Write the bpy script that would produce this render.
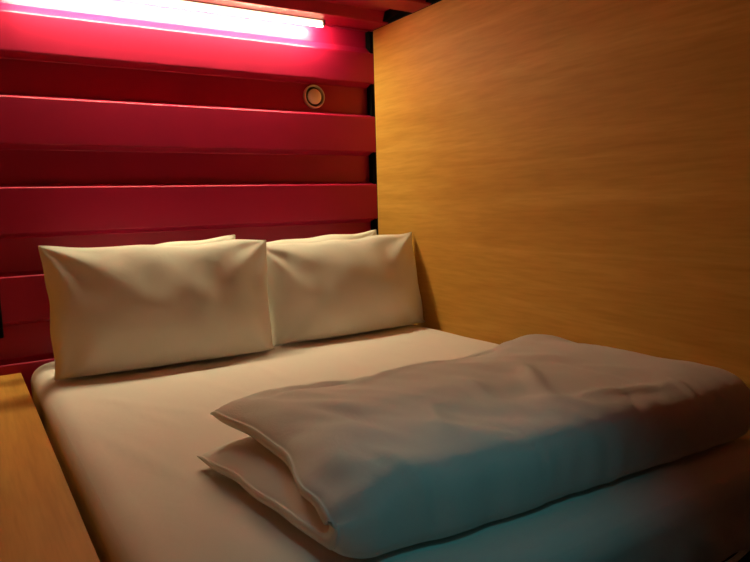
import bpy, bmesh, math, random
from mathutils import Vector, Matrix, noise

random.seed(7)
for o in list(bpy.data.objects):
    bpy.data.objects.remove(o)
SC = bpy.context.scene
C = SC.collection

# ------------------------------------------------------------------ camera
ZM = 0.50                      # height of the mattress top above the floor
cam_data = bpy.data.cameras.new('camera')
cam_data.sensor_fit = 'HORIZONTAL'
cam_data.sensor_width = 36.0
cam_data.lens = 649.0 / 750.0 * 36.0
cam_data.clip_start = 0.02
cam = bpy.data.objects.new('camera', cam_data)
C.objects.link(cam)
Rm = Matrix(((0.84035387, 0.08738399, -0.53494805),
             (-0.54133556, 0.08506702, -0.83649233),
             (-0.0275896, 0.99253596, 0.11879046)))
cam.matrix_world = Matrix.Translation((-1.5576, -2.3974, 0.4865 + ZM)) @ Rm.to_4x4()
SC.camera = cam

# ------------------------------------------------------------------ world, lamps, exposure
SC.view_settings.view_transform = 'Standard'
SC.view_settings.look = 'None'
SC.view_settings.gamma = 1.0
SC.view_settings.use_curve_mapping = False
SC.view_settings.exposure = 0.0

W = bpy.data.worlds.new('world')
SC.world = W
W.use_nodes = True
W.node_tree.nodes['Background'].inputs[0].default_value = (0.55, 0.42, 0.36, 1)
W.node_tree.nodes['Background'].inputs[1].default_value = 0.012


def area(name, loc, target, sx, sy, energy, col):
    d = bpy.data.lights.new(name, 'AREA')
    d.shape = 'RECTANGLE'
    d.size, d.size_y = sx, sy
    d.energy = energy
    d.color = col
    o = bpy.data.objects.new(name, d)
    o.location = loc
    o.rotation_euler = (Vector(target) - Vector(loc)).to_track_quat('-Z', 'Y').to_euler()
    C.objects.link(o)
    return o


# teal neon glow from the corridor at the foot of the bed, and an unseen warm fill light added overhead
d = bpy.data.lights.new('teal_corridor_lamp', 'SPOT')
d.energy = 3.0
d.color = (0.10, 0.78, 0.85)
d.spot_size = math.radians(50)
d.spot_blend = 1.0
d.shadow_soft_size = 0.06
o = bpy.data.objects.new('teal_corridor_lamp', d)
o.location = (-1.12, -2.18, ZM + 0.80)
o.rotation_euler = (Vector((-0.96, -1.72, ZM + 0.02)) - Vector(o.location)).to_track_quat('-Z', 'Y').to_euler()
C.objects.link(o)
area('warm_fill_light', (-1.30, -1.75, ZM + 1.16), (-1.1, -0.6, 0.6), 0.35, 0.35, 0.15, (1.0, 0.68, 0.36))
LED_STRENGTH = 285.0
LED_COLOR = (1.0, 0.87, 0.50)


# ------------------------------------------------------------------ helpers
def tag(o, label=None, cat=None, group=None, kind=None):
    if label: o['label'] = label
    if cat: o['category'] = cat
    if group: o['group'] = group
    if kind: o['kind'] = kind
    return o


def obj(name, bm, mat, parent=None, smooth=False):
    me = bpy.data.meshes.new(name)
    bmesh.ops.recalc_face_normals(bm, faces=bm.faces[:])
    bm.to_mesh(me)
    bm.free()
    if smooth:
        for p in me.polygons:
            p.use_smooth = True
    me.materials.append(mat)
    o = bpy.data.objects.new(name, me)
    C.objects.link(o)
    if parent:
        o.parent = parent
    return o


def empty(name, loc=(0, 0, 0)):
    o = bpy.data.objects.new(name, None)
    o.empty_display_size = 0.05
    o.location = loc
    C.objects.link(o)
    return o


def box(bm, a, b, bevel=0.0, seg=2):
    lo = [min(a[i], b[i]) for i in range(3)]
    hi = [max(a[i], b[i]) for i in range(3)]
    t = bmesh.new()
    bmesh.ops.create_cube(t, size=1.0)
    for v in t.verts:
        for i in range(3):
            v.co[i] = lo[i] + (v.co[i] + 0.5) * (hi[i] - lo[i])
    if bevel:
        bmesh.ops.bevel(t, geom=t.edges[:], offset=bevel, segments=seg, profile=0.5, affect='EDGES')
    tm = bpy.data.meshes.new('tmp')
    t.to_mesh(tm)
    t.free()
    bm.from_mesh(tm)
    bpy.data.meshes.remove(tm)
    return bm


def lathe(bm, prof, seg=40, M=Matrix.Identity(4)):
    """profile of (radius, height) spun about local z, then moved by M"""
    rings = []
    for r, h in prof:
        if r < 1e-6:
            rings.append([bm.verts.new(M @ Vector((0, 0, h)))])
        else:
            rings.append([bm.verts.new(M @ Vector((r * math.cos(2 * math.pi * k / seg), r * math.sin(2 * math.pi * k / seg), h)))
                          for k in range(seg)])
    for A, B in zip(rings, rings[1:]):
        for k in range(seg):
            k2 = (k + 1) % seg
            vs = []
            for v in ([A[k], A[k2]] if len(A) > 1 else [A[0]]) + ([B[k2], B[k]] if len(B) > 1 else [B[0]]):
                vs.append(v)
            if len(vs) >= 3:
                bm.faces.new(vs)
    return bm


def tube(bm, pts, r, seg=8, closed=False):
    n = len(pts)
    rings = []
    for i in range(n):
        if closed:
            d = pts[(i + 1) % n] - pts[i - 1]
        else:
            d = pts[min(i + 1, n - 1)] - pts[max(i - 1, 0)]
        d.normalize()
        up = Vector((0, 1, 0)) if abs(d.y) < 0.9 else Vector((1, 0, 0))
        a = d.cross(up).normalized()
        b = d.cross(a).normalized()
        rings.append([bm.verts.new(pts[i] + (a * math.cos(2 * math.pi * k / seg) + b * math.sin(2 * math.pi * k / seg)) * r)
                      for k in range(seg)])
    m = n if closed else n - 1
    for i in range(m):
        A, B = rings[i], rings[(i + 1) % n]
        for k in range(seg):
            bm.faces.new((A[k], A[(k + 1) % seg], B[(k + 1) % seg], B[k]))
    if not closed:
        bm.faces.new(rings[0])
        bm.faces.new(rings[-1])
    return bm


def sm(a, b, x):
    t = max(0.0, min(1.0, (x - a) / (b - a)))
    return t * t * (3 - 2 * t)


def nz(x, y, z=0.0):
    return noise.noise(Vector((x, y, z)))


# ------------------------------------------------------------------ materials
def mat(name):
    m = bpy.data.materials.new(name)
    m.use_nodes = True
    nt = m.node_tree
    return m, nt, nt.nodes['Principled BSDF']


def plain(name, col, rough=0.5, metal=0.0, spec=0.5):
    m, nt, b = mat(name)
    b.inputs['Base Color'].default_value = (*col, 1)
    b.inputs['Roughness'].default_value = rough
    b.inputs['Metallic'].default_value = metal
    b.inputs['Specular IOR Level'].default_value = spec
    return m


def red_paint():
    m, nt, b = mat('red_paint')
    tc = nt.nodes.new('ShaderNodeTexCoord')
    n = nt.nodes.new('ShaderNodeTexNoise')
    n.inputs['Scale'].default_value = 3.0
    n.inputs['Detail'].default_value = 3.0
    nt.links.new(tc.outputs['Object'], n.inputs['Vector'])
    r = nt.nodes.new('ShaderNodeValToRGB')
    r.color_ramp.elements[0].position = 0.3
    r.color_ramp.elements[0].color = (0.335, 0.004, 0.038, 1)
    r.color_ramp.elements[1].position = 0.7
    r.color_ramp.elements[1].color = (0.385, 0.005, 0.046, 1)
    nt.links.new(n.outputs['Fac'], r.inputs['Fac'])
    nt.links.new(r.outputs['Color'], b.inputs['Base Color'])
    b.inputs['Roughness'].default_value = 0.42
    b.inputs['Specular IOR Level'].default_value = 0.32
    n2 = nt.nodes.new('ShaderNodeTexNoise')
    n2.inputs['Scale'].default_value = 180.0
    nt.links.new(tc.outputs['Object'], n2.inputs['Vector'])
    bp = nt.nodes.new('ShaderNodeBump')
    bp.inputs['Strength'].default_value = 0.04
    bp.inputs['Distance'].default_value = 0.002
    nt.links.new(n2.outputs['Fac'], bp.inputs['Height'])
    nt.links.new(bp.outputs['Normal'], b.inputs['Normal'])
    return m


def wood(name, grain_scale, c0, c1, c2, rough=0.58):
    """grain_scale: mapping scale; grain runs along the smallest one"""
    m, nt, b = mat(name)
    tc = nt.nodes.new('ShaderNodeTexCoord')
    mp = nt.nodes.new('ShaderNodeMapping')
    mp.inputs['Scale'].default_value = grain_scale
    nt.links.new(tc.outputs['Object'], mp.inputs['Vector'])
    n = nt.nodes.new('ShaderNodeTexNoise')
    n.inputs['Scale'].default_value = 1.0
    n.inputs['Detail'].default_value = 5.0
    n.inputs['Roughness'].default_value = 0.55
    n.inputs['Distortion'].default_value = 0.6
    nt.links.new(mp.outputs['Vector'], n.inputs['Vector'])
    r = nt.nodes.new('ShaderNodeValToRGB')
    e = r.color_ramp.elements
    e[0].position, e[0].color = 0.30, (*c0, 1)
    e[1].position, e[1].color = 0.72, (*c2, 1)
    k = e.new(0.5)
    k.color = (*c1, 1)
    nt.links.new(n.outputs['Fac'], r.inputs['Fac'])
    mp2 = nt.nodes.new('ShaderNodeMapping')
    mp2.inputs['Scale'].default_value = [s * 7 for s in grain_scale]
    nt.links.new(tc.outputs['Object'], mp2.inputs['Vector'])
    n2 = nt.nodes.new('ShaderNodeTexNoise')
    n2.inputs['Scale'].default_value = 1.0
    n2.inputs['Detail'].default_value = 3.0
    nt.links.new(mp2.outputs['Vector'], n2.inputs['Vector'])
    r2 = nt.nodes.new('ShaderNodeValToRGB')
    r2.color_ramp.elements[0].position = 0.35
    r2.color_ramp.elements[0].color = (0.90, 0.88, 0.84, 1)
    r2.color_ramp.elements[1].position = 0.6
    r2.color_ramp.elements[1].color = (1, 1, 1, 1)
    nt.links.new(n2.outputs['Fac'], r2.inputs['Fac'])
    mx = nt.nodes.new('ShaderNodeMix')
    mx.data_type = 'RGBA'
    mx.blend_type = 'MULTIPLY'
    mx.inputs['Factor'].default_value = 1.0
    nt.links.new(r.outputs['Color'], mx.inputs[6])
    nt.links.new(r2.outputs['Color'], mx.inputs[7])
    nt.links.new(mx.outputs[2], b.inputs['Base Color'])
    b.inputs['Roughness'].default_value = rough
    b.inputs['Specular IOR Level'].default_value = 0.25
    return m


def cloth(name, col, bump=0.25):
    m, nt, b = mat(name)
    tc = nt.nodes.new('ShaderNodeTexCoord')
    n = nt.nodes.new('ShaderNodeTexNoise')
    n.inputs['Scale'].default_value = 14.0
    n.inputs['Detail'].default_value = 4.0
    n.inputs['Distortion'].default_value = 0.8
    nt.links.new(tc.outputs['Object'], n.inputs['Vector'])
    n2 = nt.nodes.new('ShaderNodeTexNoise')
    n2.inputs['Scale'].default_value = 600.0
    nt.links.new(tc.outputs['Object'], n2.inputs['Vector'])
    ad = nt.nodes.new('ShaderNodeMath')
    ad.operation = 'MULTIPLY_ADD'
    ad.inputs[1].default_value = 0.08
    nt.links.new(n2.outputs['Fac'], ad.inputs[0])
    nt.links.new(n.outputs['Fac'], ad.inputs[2])
    bp = nt.nodes.new('ShaderNodeBump')
    bp.inputs['Strength'].default_value = bump
    bp.inputs['Distance'].default_value = 0.012
    nt.links.new(ad.outputs[0], bp.inputs['Height'])
    nt.links.new(bp.outputs['Normal'], b.inputs['Normal'])
    b.inputs['Base Color'].default_value = (*col, 1)
    b.inputs['Roughness'].default_value = 0.8
    b.inputs['Specular IOR Level'].default_value = 0.25
    b.inputs['Sheen Weight'].default_value = 0.1
    return m


def glow(name, col, strength):
    m, nt, b = mat(name)
    b.inputs['Base Color'].default_value = (0.9, 0.9, 0.85, 1)
    b.inputs['Emission Color'].default_value = (*col, 1)
    b.inputs['Emission Strength'].default_value = strength
    return m


M_RED = red_paint()
M_PANEL = wood('panel_wood', (26.0, 1.1, 13.0), (0.50, 0.250, 0.040), (0.56, 0.290, 0.050), (0.64, 0.350, 0.072))
M_DESK = wood('shelf_wood', (16.0, 1.0, 20.0), (0.52, 0.235, 0.038), (0.58, 0.275, 0.050), (0.64, 0.32, 0.066))
M_SHEET = cloth('sheet_cotton', (0.82, 0.755, 0.71), 0.10)
M_PILLOW = cloth('pillow_cotton', (0.83, 0.81, 0.73), 0.12)
M_DUVET = cloth('duvet_cotton', (0.79, 0.735, 0.705), 0.16)
M_BLACK = plain('black_gap', (0.004, 0.003, 0.003), 0.9, 0.0, 0.05)
M_DARKWOOD = plain('dark_base', (0.035, 0.02, 0.014), 0.6)
M_FLOOR = plain('dark_floor', (0.05, 0.035, 0.03), 0.5)
M_ALU = plain('brushed_aluminium', (0.75, 0.72, 0.70), 0.35, 1.0)
M_BRASS = plain('vent_metal', (0.72, 0.62, 0.48), 0.35, 0.3)
M_VENTDARK = plain('vent_throat', (0.03, 0.02, 0.015), 0.6)
M_CREAM = plain('vent_disc', (0.90, 0.84, 0.62), 0.4)
M_GLOW = glow('led_glow', LED_COLOR, LED_STRENGTH)
M_SIDEGLOW = glow('led_side_glow', (1.0, 0.80, 0.50), 3.0)

# ------------------------------------------------------------------ room shell
CEIL = ZM + 1.2137
XL = -2.10
YF = -2.75
PITCH = 0.287


def corrugated(axis_pts, x0, x1, depth_dir):
    """extrude a polyline of (y, z) points along x, with a thickness behind it"""
    bm = bmesh.new()
    fa = [bm.verts.new((x0, y, z)) for y, z in axis_pts]
    fb = [bm.verts.new((x1, y, z)) for y, z in axis_pts]
    dy, dz = depth_dir
    ba = [bm.verts.new((x0, y + dy, z + dz)) for y, z in axis_pts]
    bb = [bm.verts.new((x1, y + dy, z + dz)) for y, z in axis_pts]
    n = len(axis_pts)
    for i in range(n - 1):
        bm.faces.new((fa[i], fa[i + 1], fb[i + 1], fb[i]))
        bm.faces.new((ba[i], bb[i], bb[i + 1], ba[i + 1]))
        bm.faces.new((fa[i], ba[i], ba[i + 1], fa[i + 1]))
        bm.faces.new((fb[i], fb[i + 1], bb[i + 1], bb[i]))
    bm.faces.new((fa[0], fb[0], bb[0], ba[0]))
    bm.faces.new((fa[-1], ba[-1], bb[-1], fb[-1]))
    # small rounding of the folds
    bm.edges.ensure_lookup_table()
    es = [e for e in bm.edges if abs((e.verts[0].co - e.verts[1].co).x) > 0.5]
    bmesh.ops.bevel(bm, geom=es, offset=0.004, segments=3, profile=0.5, affect='EDGES')
    return bm


# back wall: each rib is a flat face, an undercut, a recess and a narrow ledge
prof = []
zk = ZM + 1.143
prof.append((0.040, CEIL + 0.04))
first = True
while zk > -0.1:
    drop = 0.026 if first else 0.0
    prof.append((0.040, zk + 0.012 - 0.2 * drop))
    prof.append((0.0, zk - drop))
    prof.append((0.0, zk - 0.148))
    prof.append((0.040, zk - 0.162))
    first = False
    zk -= PITCH
prof = [p for p in prof if p[1] > 0.0]
prof.append((0.040 if prof[-1][0] > 0.02 else 0.0, -0.005))
wb = obj('wall_back', corrugated(prof, XL - 0.05, -0.002, (0.05, 0.0)), M_RED)
tag(wb, kind='structure')

# ceiling: the same corrugation, ribs parallel to the back wall
cp = [(0.035, CEIL)]
y = -0.118
while y > YF - 0.1:
    cp.append((y, CEIL))
    cp.append((y - 0.018, CEIL + 0.04))
    cp.append((y - 0.150, CEIL + 0.04))
    cp.append((y - 0.168, CEIL))
    y -= PITCH
cl = obj('ceiling', corrugated(cp, XL - 0.05, -0.002, (0.0, 0.05)), M_RED)
tag(cl, kind='structure')

# timber panel down the right side, with black strips standing in for the darkness in the open rib ends
bm = bmesh.new()
box(bm, (0.0, 0.0, 0.0), (0.03, YF, CEIL - 0.0005), 0.0015)
tag(obj('wall_right', bm, M_PANEL), kind='structure')
bm = bmesh.new()
box(bm, (-0.014, 0.0045, 0.0), (-0.001, 0.0395, CEIL - 0.001))
t1 = tag(obj('dark_gap_1', bm, M_BLACK), kind='structure')
bm = bmesh.new()
box(bm, (-0.03, -0.02, CEIL + 0.0045), (-0.001, YF, CEIL + 0.0395))
t2 = tag(obj('dark_gap_2', bm, M_BLACK), kind='structure')
bm = bmesh.new()
box(bm, (XL - 0.03, 0.035, 0.0), (XL, YF, CEIL))
tag(obj('wall_left', bm, M_PANEL), kind='structure')
bm = bmesh.new()
box(bm, (XL - 0.05, 0.09, -0.05), (0.05, -3.3, 0.0))
tag(obj('floor', bm, M_FLOOR), kind='structure')

# ------------------------------------------------------------------ bed base and mattress
MX0, MX1 = -1.402, -0.008
MY0, MY1 = -1.815, -0.012
MH = 0.175

bm = bmesh.new()
box(bm, (MX0 + 0.02, MY0 + 0.06, 0.0), (MX1 - 0.004, MY1, ZM - MH - 0.001), 0.004)
o = obj('bed_base', bm, M_DARKWOOD)
tag(o, 'dark box bed base in shadow under the white mattress', 'bed base')


def seg_dist(px, py, ax, ay, bx, by):
    vx, vy = bx - ax, by - ay
    t = max(0, min(1, ((px - ax) * vx + (py - ay) * vy) / (vx * vx + vy * vy)))
    return math.hypot(px - ax - t * vx, py - ay - t * vy), t


SHEET_CREASES = [  # ax, ay, bx, by, width, height
    (-1.33, -0.55, -1.08, -0.95, 0.018, 0.0035), (-1.26, -0.62, -1.17, -1.02, 0.014, 0.003),
    (-1.36, -0.80, -1.22, -1.35, 0.016, 0.003), (-0.60, -0.45, -0.66, -0.95, 0.014, 0.0035),
    (-0.52, -0.45, -0.55, -0.90, 0.012, 0.003), (-0.44, -0.42, -0.40, -0.85, 0.014, 0.003),
    (-1.05, -0.48, -0.95, -0.85, 0.016, 0.0025), (-0.82, -0.46, -0.80, -0.90, 0.012, 0.0025),
    (-0.30, -0.45, -0.22, -0.80, 0.016, 0.003), (-0.10, -0.45, -0.16, -0.95, 0.014, 0.003),
]


def sheet_bm():
    bm = bmesh.new()
    bmesh.ops.create_cube(bm, size=2.0)
    bmesh.ops.subdivide_edges(bm, edges=bm.edges[:], cuts=95, use_grid_fill=True)
    hx, hy = (MX1 - MX0) / 2, (MY1 - MY0) / 2
    hz = MH / 2
    cx, cy, cz = (MX0 + MX1) / 2, (MY0 + MY1) / 2, ZM - hz
    r, rc = 0.052, 0.10
    for v in bm.verts:
        q = Vector((v.co.x * hx, v.co.y * hy, v.co.z * hz))
        # plan corners first
        cqx = max(-hx + rc, min(hx - rc, q.x)); cqy = max(-hy + rc, min(hy - rc, q.y))
        d = Vector((q.x - cqx, q.y - cqy, 0))
        inset = rc
        # distance fraction outwards in the plan, square -> round
        if d.length > 1e-9:
            m = max(abs(d.x), abs(d.y))
            d = d.normalized() * m
        px, py = cqx + d.x, cqy + d.y
        # edge rounding: distance inside the plan outline
        out = rc - d.length           # 0 at outline, rc at inner rectangle
        z = q.z
        if d.length > 1e-9:
            dn = d.normalized()
            if abs(abs(v.co.z) - 1) < 1e-6:       # top and bottom
                if out < r:
                    a = (r - out) / r              # 0..1
                    z = math.copysign(hz - r + r * math.cos(a * math.pi / 4), q.z)
                    off = r * math.sin(a * math.pi / 4) - (r - out)
                    px += dn.x * off; py += dn.y * off
            else:
                zz = abs(q.z)
                if zz > hz - r:
                    a = (zz - (hz - r)) / r
                    z = math.copysign(hz - r + r * math.sin(a * math.pi / 4), q.z)
                    off = r * math.cos(a * math.pi / 4) - r
                    px += dn.x * off; py += dn.y * off
        v.co = Vector((cx + px, cy + py, cz + z))
    bm.normal_update()
    mv = []
    for v in bm.verts:
        x, y, z = v.co
        h = 0.0
        if v.normal.z > 0.15:
            h += 0.004 * nz(x * 3, y * 3) + 0.0015 * nz(x * 9, y * 6, 4)
            for ax, ay, bx, by, w, a in SHEET_CREASES:
                dd, t = seg_dist(x + 0.01 * nz(y * 6, x * 6, 2), y, ax, ay, bx, by)
                h += a * math.exp(-(dd / w) ** 2) * math.sin(math.pi * min(1, max(0.02, t)))
            h *= sm(0.15, 0.9, v.normal.z)
        if v.normal.z > -0.5:
            s = x if abs(v.normal.y) > 0.5 else y
            fall = sm(ZM - 0.03, ZM - 0.13, z) * sm(0.75, 0.2, v.normal.z)
            h += fall * (0.006 * nz(s * 9, z * 4, 7) + 0.004 * nz(s * 20 + z * 12, z * 5, 9))
            if y < MY0 + 0.1:
                h += fall * 0.006 * math.sin(s * 16 + z * 22 + 2 * nz(s * 3, 0, 1))
                # folds pulled down towards the right-hand corner
                h += fall * 0.016 * max(0, nz((s + z * 1.2) * 13, 1.5, 5))
                h += fall * 0.010 * math.sin((s - z * 1.6) * 30 + 3 * nz(s * 5, z * 4, 2)) * sm(-0.75, -0.2, x)
        mv.append(v.normal * h)
    for v, d in zip(bm.verts, mv):
        v.co += d
        v.co.x = min(v.co.x, -0.003)
        if v.normal.z < -0.5:
            v.co.z = max(v.co.z, ZM - MH)
    return bm


mattress = obj('mattress', sheet_bm(), M_SHEET, None, True)
tag(mattress, 'double mattress in a white fitted sheet against the wooden panel', 'mattress')
# elastic hem of the sheet round the lower edge of the foot end
bm = bmesh.new()
pts = []
for i in range(60):
    t = i / 59
    x = MX0 + 0.09 + t * (MX1 - MX0 - 0.18)
    pts.append(Vector((x, MY0 - 0.004 + 0.004 * math.sin(x * 30), ZM - MH + 0.018 + 0.006 * nz(x * 8, 0, 3))))
tube(bm, pts, 0.005, 8)
o = obj('sheet_hem', bm, M_SHEET, mattress, True)

# ------------------------------------------------------------------ pillows
def pillow_mesh(a, b, T, seed, wr=1.0, pinch=0.0):
    """pillow in its own plane: x across, z up, y thickness (front is -y)"""
    bm = bmesh.new()
    nu, nv = 72, 52

    def edge(u, v):
        px = u * a * (1 - 0.028 * (1 - v * v) * abs(u) ** 3)
        pz = v * b * (1 - 0.035 * (1 - u * u) * abs(v) ** 3)
        px *= 1 - pinch * (1 - v)
        px += 0.006 * nz(v * 2.5, seed, u) * abs(u) ** 4
        pz += 0.010 * nz(u * 2.2, seed + 3, v) * abs(v) ** 4
        return px, pz

    corners = [(-1, -1), (1, -1), (-1, 1), (1, 1)]
    grid = {}
    for side in (-1, 1):
        for i in range(nu + 1):
            for j in range(nv + 1):
                # denser near the rim
                u = math.sin((i / nu - 0.5) * math.pi)
                v = math.sin((j / nv - 0.5) * math.pi)
                rim = i in (0, nu) or j in (0, nv)
                if rim and side == 1:
                    grid[(1, i, j)] = grid[(-1, i, j)]
                    continue
                px, pz = edge(u, v)
                th = (max(0, 1 - u * u) ** 0.48) * (max(0, 1 - v * v) ** 0.46)
                th *= T * (1 - 0.16 * v) * (1 + 0.06 * nz(u * 1.6, v * 1.6, seed))
                # folds that fan out of the corners
                w = 0.0
                for ci, (cu, cv) in enumerate(corners):
                    dx, dz = (u - cu) * a, (v - cv) * b
                    d = math.hypot(dx, dz)
                    ang = math.atan2(dz * cv, -dx * cu)
                    ph = seed * 1.7 + ci * 2.1
                    w += math.exp(-((d - 0.10) / 0.11) ** 2) * math.sin(ang * 9 + ph + 1.5 * nz(d * 9, ph)) * 0.0042
                # long soft creases
                w += 0.0075 * nz((u * a + 0.9 * v * b) * 7, (v * b - 0.3 * u * a) * 3.0, seed + 5)
                w += 0.0042 * nz(u * a * 16, v * b * 7, seed + 8)
                w *= wr * min(1.0, th / (0.35 * T))
                grid[(side, i, j)] = bm.verts.new((px, side * (th + w), pz))
    for side in (-1, 1):
        for i in range(nu):
            for j in range(nv):
                q = [grid[(side, i, j)], grid[(side, i + 1, j)], grid[(side, i + 1, j + 1)], grid[(side, i, j + 1)]]
                if side == 1:
                    q.reverse()
                bm.faces.new(q)
    # rim for the seam
    ring = [grid[(-1, i, 0)].co.copy() for i in range(nu + 1)] + [grid[(-1, nu, j)].co.copy() for j in range(1, nv + 1)] \
        + [grid[(-1, i, nv)].co.copy() for i in range(nu - 1, -1, -1)] + [grid[(-1, 0, j)].co.copy() for j in range(nv - 1, 0, -1)]
    return bm, ring


def pillow(cx, cy, a, b, T, lean, roll, yaw, seed, label, pinch=0.0):
    M = Matrix.Rotation(yaw, 4, 'Z') @ Matrix.Rotation(-lean, 4, 'X') @ Matrix.Rotation(roll, 4, 'Y')
    bm, ring = pillow_mesh(a, b, T, seed, 1.0, pinch)
    vs = [M @ v.co for v in bm.verts]
    # sink a little, then flatten what would pass through the mattress
    sink = 0.045
    zmin = min(v.z for v in vs)
    base = ZM - zmin - sink
    floor = ZM + 0.005

    def settle(p):
        p = p + Vector((cx, cy, base))
        if p.z < floor + 0.03:
            k = floor + 0.03 - p.z
            p.z = floor + 0.03 * math.exp(-k / 0.03)
        p.x = min(p.x, -0.006)
        p.y = min(p.y, -0.006)
        return p
    for v, p in zip(bm.verts, vs):
        v.co = settle(p) - Vector((cx, cy, ZM))
    ring = [settle(M @ p) - Vector((cx, cy, ZM)) for p in ring]
    root = obj('pillow', bm, M_PILLOW, None, True)
    root.location = (cx, cy, ZM)
    tag(root, label, 'pillow', 'white pillows at the head of the bed')
    sb = bmesh.new()
    tube(sb, ring, 0.0022, 6, True)
    obj('seam', sb, M_PILLOW, root, True)
    return root


pillow(-1.004, -0.112, 0.312, 0.201, 0.070, math.radians(3), math.radians(-2.5), 0, 11.3,
       'white pillow mostly hidden behind the left front pillow, upright against the red wall')
pillow(-0.372, -0.112, 0.305, 0.200, 0.070, math.radians(3), math.radians(-2.0), 0, 4.1,
       'white pillow mostly hidden behind the right front pillow, upright against the red wall')
pillow(-1.016, -0.330, 0.350, 0.213, 0.096, math.radians(12), math.radians(1.2), math.radians(-2), 1.2,
       'white front pillow on the left, beside the wooden shelf and leaning back', 0.020)
pillow(-0.341, -0.300, 0.333, 0.203, 0.088, math.radians(10), math.radians(-1.2), 0, 7.7,
       'white front pillow on the right, beside the wooden panel and leaning back')

# ------------------------------------------------------------------ folded duvet
def catmull(P, n):
    """n points along a smooth curve through P"""
    P = [Vector((p[0], p[1], 0)) for p in P]
    Q = [2 * P[0] - P[1]] + P + [2 * P[-1] - P[-2]]
    dense = []
    for i in range(1, len(Q) - 2):
        for k in range(24):
            t = k / 24
            p0, p1, p2, p3 = Q[i - 1:i + 3]
            dense.append(0.5 * ((2 * p1) + (p2 - p0) * t + (2 * p0 - 5 * p1 + 4 * p2 - p3) * t * t + (3 * p1 - p0 - 3 * p2 + p3) * t ** 3))
    dense.append(P[-1])
    L = [0]
    for a, b in zip(dense, dense[1:]):
        L.append(L[-1] + (b - a).length)
    out = []
    j = 0
    for i in range(n):
        s = L[-1] * i / (n - 1)
        while j < len(L) - 2 and L[j + 1] < s:
            j += 1
        f = (s - L[j]) / max(1e-9, L[j + 1] - L[j])
        out.append(dense[j].lerp(dense[j + 1], f))
    return out


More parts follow.
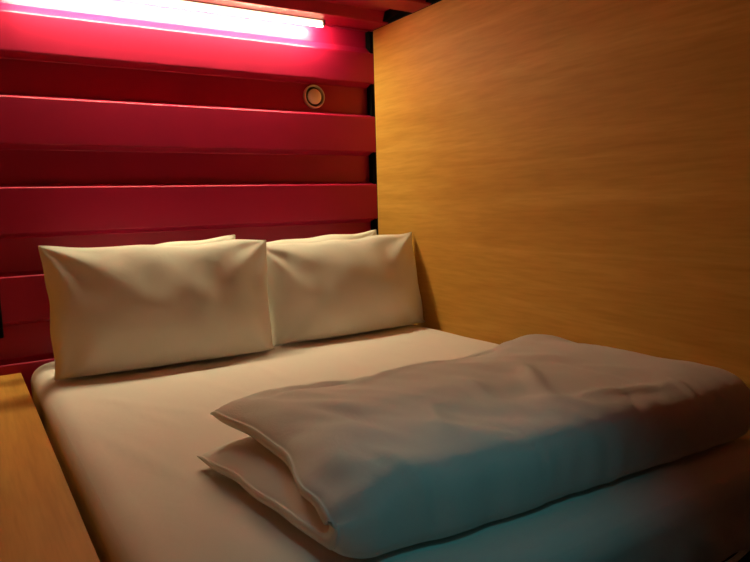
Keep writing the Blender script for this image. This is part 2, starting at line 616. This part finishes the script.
def duvet_bm():
    bm = bmesh.new()
    NS, NT = 110, 150
    # (distance from the front fold as a fraction of depth, height)
    outer = catmull([(1.0, 0.018), (0.93, 0.006), (0.6, 0.002), (0.25, 0.001), (0.05, 0.001), (0.004, 0.020), (0.0, 0.060),
                     (0.022, 0.102), (0.09, 0.128), (0.24, 0.141), (0.5, 0.143), (0.74, 0.142), (0.90, 0.137), (0.97, 0.124), (1.0, 0.106)], NS)
    inner = catmull([(1.0, 0.022), (0.93, 0.045), (0.75, 0.062), (0.5, 0.066), (0.24, 0.069), (0.15, 0.071), (0.12, 0.0715),
                     (0.15, 0.072), (0.24, 0.074), (0.5, 0.076), (0.75, 0.078), (0.92, 0.084), (1.0, 0.102)], NS)
    creases = [  # (t0, w0, t1, w1, width, height) on the upper layer: t along the length, w 0.5 at the front .. 1 at the back
        (0.05, 0.93, 0.42, 0.955, 0.016, -0.010), (0.20, 0.915, 0.60, 0.935, 0.014, 0.006), (0.45, 0.945, 0.72, 0.955, 0.012, -0.008),
        (0.60, 0.80, 0.50, 0.62, 0.016, 0.009), (0.44, 0.82, 0.40, 0.62, 0.018, 0.006), (0.70, 0.78, 0.74, 0.60, 0.014, -0.006),
        (0.30, 0.74, 0.22, 0.58, 0.016, 0.006), (0.84, 0.90, 0.90, 0.66, 0.016, 0.007), (0.10, 0.80, 0.18, 0.62, 0.014, -0.006),
        (0.52, 0.62, 0.80, 0.58, 0.012, 0.006), (0.62, 0.52, 0.66, 0.60, 0.010, -0.006), (0.36, 0.50, 0.33, 0.60, 0.010, -0.006),
        (0.78, 0.50, 0.80, 0.62, 0.010, 0.006), (0.14, 0.50, 0.10, 0.62, 0.010, 0.006),
    ]
    ro, ri = [], []
    for it in range(NT + 1):
        e = it / NT
        t = 0.5 - 0.5 * math.cos(e * math.pi)       # dense at the two ends
        d = abs(2 * t - 1)
        k = max(0.0, (d - 0.86) / 0.14)
        taper = max(0.30, math.sqrt(max(0.0, 1 - k * k)))
        A, B = [], []
        for i in range(NS):
            w = i / (NS - 1)
            o, n = outer[i], inner[i]
            m = (o + n) * 0.5
            for src, dst in ((o, A), (n, B)):
                p = m + (src - m) * taper
                q, h = p.x, p.y
                # plan: ends and edges
                top = sm(0.42, 0.62, w)
                xl = -1.215 + 0.035 * top * q + 0.045 * (1 - q) - 0.035 * top * q * q + 0.035 * top * sm(0.2, 0.5, q)
                xl += 0.008 * nz(q * 5, top * 3, 2.2)
                xr = -0.215 + 0.015 * q + 0.020 * nz(q * 4, top * 3, 6.1) - 0.02 * (1 - top)
                yf = -1.710 - 0.050 * t + 0.008 * nz(t * 6, 1.1, 0)
                yb = -1.205 + 0.020 * nz(t * 5, top * 2, 3) - 0.015 * t + (0.0 if top > 0.5 else -0.01)
                x = xl + (xr - xl) * t
                y = yf + (yb - yf) * q
                # body: loftier in the middle, limp at the ends, upper layer peels open at the left end
                z = h * (0.90 + 0.12 * nz(t * 3.1, q * 2, 5.0) + 0.05 * sm(0.62, 0.80, t) * q * top * (1 - sm(0.88, 1.0, t)))
                endL = 1 - sm(0.0, 0.12, t)
                endR = 1 - sm(0.0, 0.16, 1 - t)
                if top > 0.5:
                    z -= 0.020 * endL * (1 - q) + 0.006 * endL
                    z -= 0.024 * endR * (0.35 + 0.65 * q)
                else:
                    z -= 0.008 * endL * h / 0.06
                bump = 0.0
                if src is o:
                    g = 1.15 * (0.35 + 0.65 * top)
                    bump += g * (0.010 * nz(x * 4.2, y * 4.2, 1) + 0.006 * nz(x * 9 + y * 5, y * 8, 2) + 0.0035 * nz(x * 22 + y * 12, y * 9, 3))
                    if 0.40 < w < 0.70:      # tugs over the front fold
                        bump += 0.0055 * nz(t * 26, w * 5, 8) * math.sin((w - 0.40) / 0.30 * math.pi)
                    for c in creases:
                        tt = t + 0.012 * nz(w * 12, t * 9, 4)
                        dd, s = seg_dist(tt, w + 0.006 * nz(t * 14, 0, 9), *c[:4])
                        bump += 1.15 * c[5] * math.exp(-(dd / c[4]) ** 2) * (0.25 + 0.75 * math.sin(math.pi * min(1, max(0, s))))
                    bump *= min(1, 0.3 + taper)
                    if w < 0.40:
                        bump *= 0.15
                    if w > 0.50:
                        z += bump * sm(0.5, 0.62, w)
                        y -= bump * (1 - sm(0.5, 0.62, w))
                    else:
                        y -= bump
                dst.append(bm.verts.new((x, y, ZM + 0.006 + max(0.0, z))))
        ro.append(A)
        ri.append(B)
    for it in range(NT):
        for i in range(NS - 1):
            bm.faces.new((ro[it][i], ro[it][i + 1], ro[it + 1][i + 1], ro[it + 1][i]))
            bm.faces.new((ri[it][i], ri[it + 1][i], ri[it + 1][i + 1], ri[it][i + 1]))
        bm.faces.new((ro[it][0], ro[it + 1][0], ri[it + 1][0], ri[it][0]))
        bm.faces.new((ro[it][-1], ri[it][-1], ri[it + 1][-1], ro[it + 1][-1]))
    for R_, flip in ((0, False), (NT, True)):
        for i in range(NS - 1):
            q = [ro[R_][i], ri[R_][i], ri[R_][i + 1], ro[R_][i + 1]]
            if flip:
                q.reverse()
            bm.faces.new(q)
    return bm


dv = obj('duvet', duvet_bm(), M_DUVET, None, True)
tag(dv, 'white duvet folded in half across the foot of the bed', 'duvet')

# ------------------------------------------------------------------ wooden shelf along the left of the bed
DZ = ZM - 0.035
sh = empty('wooden_shelf', (-1.75, -1.0, 0.0))
tag(sh, 'low orange wooden shelf running along the left side of the bed', 'shelf')


def part(name, a, b, m, bev, parent):
    base = parent.location
    bm = bmesh.new()
    box(bm, [a[i] - base[i] for i in range(3)], [b[i] - base[i] for i in range(3)], bev)
    return obj(name, bm, m, parent)


part('top', (XL + 0.002, -0.003, DZ - 0.03), (-1.420, -2.05, DZ), M_DESK, 0.002, sh)
part('side_panel', (-1.445, -0.012, 0.001), (-1.425, -2.04, DZ - 0.03), M_DESK, 0.001, sh)
part('end_panel', (XL + 0.004, -2.02, 0.001), (-1.445, -2.04, DZ - 0.03), M_DESK, 0.001, sh)

# ------------------------------------------------------------------ LED strip under the ceiling edge
LX0, LX1 = -1.36, -0.262
led = empty('light_strip', ((LX0 + LX1) / 2, -0.018, CEIL))
tag(led, 'glowing warm white light strip under the ceiling edge above the red wall', 'light')


part('mounting_rail', (LX0 - 0.01, -0.046, CEIL - 0.0030), (LX1 + 0.01, -0.014, CEIL - 0.0005), M_ALU, 0.0005, led)
bm = bmesh.new()
box(bm, (XL + 0.01, -0.006, CEIL - 0.005), (-0.003, -0.0005, CEIL - 0.0005), 0.001)
tag(obj('trim_3', bm, M_RED), kind='structure')


def sector(a0, a1, r, cy, cz, x0, x1, n=18):
    """solid bar along x whose cross-section is an arc closed by its chord"""
    bm = bmesh.new()
    P = [(cy + r * math.cos(math.radians(a0 + (a1 - a0) * k / n)), cz + r * math.sin(math.radians(a0 + (a1 - a0) * k / n))) for k in range(n + 1)]
    ra = [bm.verts.new((x0 - led.location.x, p[0], p[1])) for p in P]
    rb = [bm.verts.new((x1 - led.location.x, p[0], p[1])) for p in P]
    for k in range(n):
        bm.faces.new((ra[k], ra[k + 1], rb[k + 1], rb[k]))
    bm.faces.new((ra[0], rb[0], rb[-1], ra[-1]))
    bm.faces.new(ra)
    bm.faces.new(rb)
    return bm


# the lens looks down and back at the wall; a frosted side lens, much dimmer, closes the front and top
obj('diffuser', sector(227, 405, 0.0095, -0.012, -0.0135, LX0, LX1), M_GLOW, led, False)
obj('side_lens', sector(405, 587, 0.0098, -0.0125, -0.0132, LX0, LX1), M_SIDEGLOW, led, False)
for xx, s in ((LX0, -1), (LX1, 1)):
    bm = bmesh.new()
    lathe(bm, [(0, 0), (0.0105, 0), (0.0105, 0.008), (0, 0.008)], 24, Matrix.Translation((xx - led.location.x + (0.0005 if s > 0 else -0.0005), -0.012, -0.0135)) @ Matrix.Rotation(s * math.pi / 2, 4, 'Y'))
    obj('end_cap', bm, M_ALU, led, True)

# ------------------------------------------------------------------ round vent on the red wall
vent = empty('air_vent', (-0.276, 0.0395, ZM + 0.928))
tag(vent, 'small round air vent with metal rim and pale disc on the red wall', 'vent')
MV = Matrix.Rotation(math.pi / 2, 4, 'X')        # local +z -> world -y
bm = bmesh.new()
lathe(bm, [(0.0395, 0.0), (0.0470, 0.0), (0.0475, 0.010), (0.0460, 0.015), (0.0425, 0.016), (0.0400, 0.013), (0.0395, 0.004)], 48, MV)
obj('rim', bm, M_BRASS, vent, True)
bm = bmesh.new()
lathe(bm, [(0, 0.0), (0.0393, 0.0), (0.0393, 0.0022), (0, 0.0022)], 48, MV)
obj('throat', bm, M_VENTDARK, vent)
bm = bmesh.new()
lathe(bm, [(0, 0.0022), (0.024, 0.0022), (0.0300, 0.008), (0.0310, 0.013), (0.0290, 0.017), (0.016, 0.0205), (0, 0.022)], 48, MV)
disc = obj('disc', bm, M_CREAM, vent, True)
bm = bmesh.new()
lathe(bm, [(0.010, 0.0213), (0.0125, 0.0211), (0.013, 0.0222), (0.0115, 0.0232), (0.010, 0.0226)], 32, MV)
obj('centre_ring', bm, M_CREAM, disc, True)

# ------------------------------------------------------------------ black socket plate at the left end of the red wall
pl = empty('wall_socket', (-1.512, 0.0, ZM + 0.172))
tag(pl, 'black wall plate on the red wall above the wooden shelf', 'socket')
bm = bmesh.new()
box(bm, (-0.053, -0.010, -0.085), (0.053, -0.0005, 0.085), 0.004)
obj('plate', bm, M_BLACK, pl)
for dz in (-0.038, 0.038):
    bm = bmesh.new()
    box(bm, (-0.03, -0.0125, dz - 0.028), (0.03, -0.0098, dz + 0.028), 0.001)
    obj('outlet', bm, M_VENTDARK, pl)
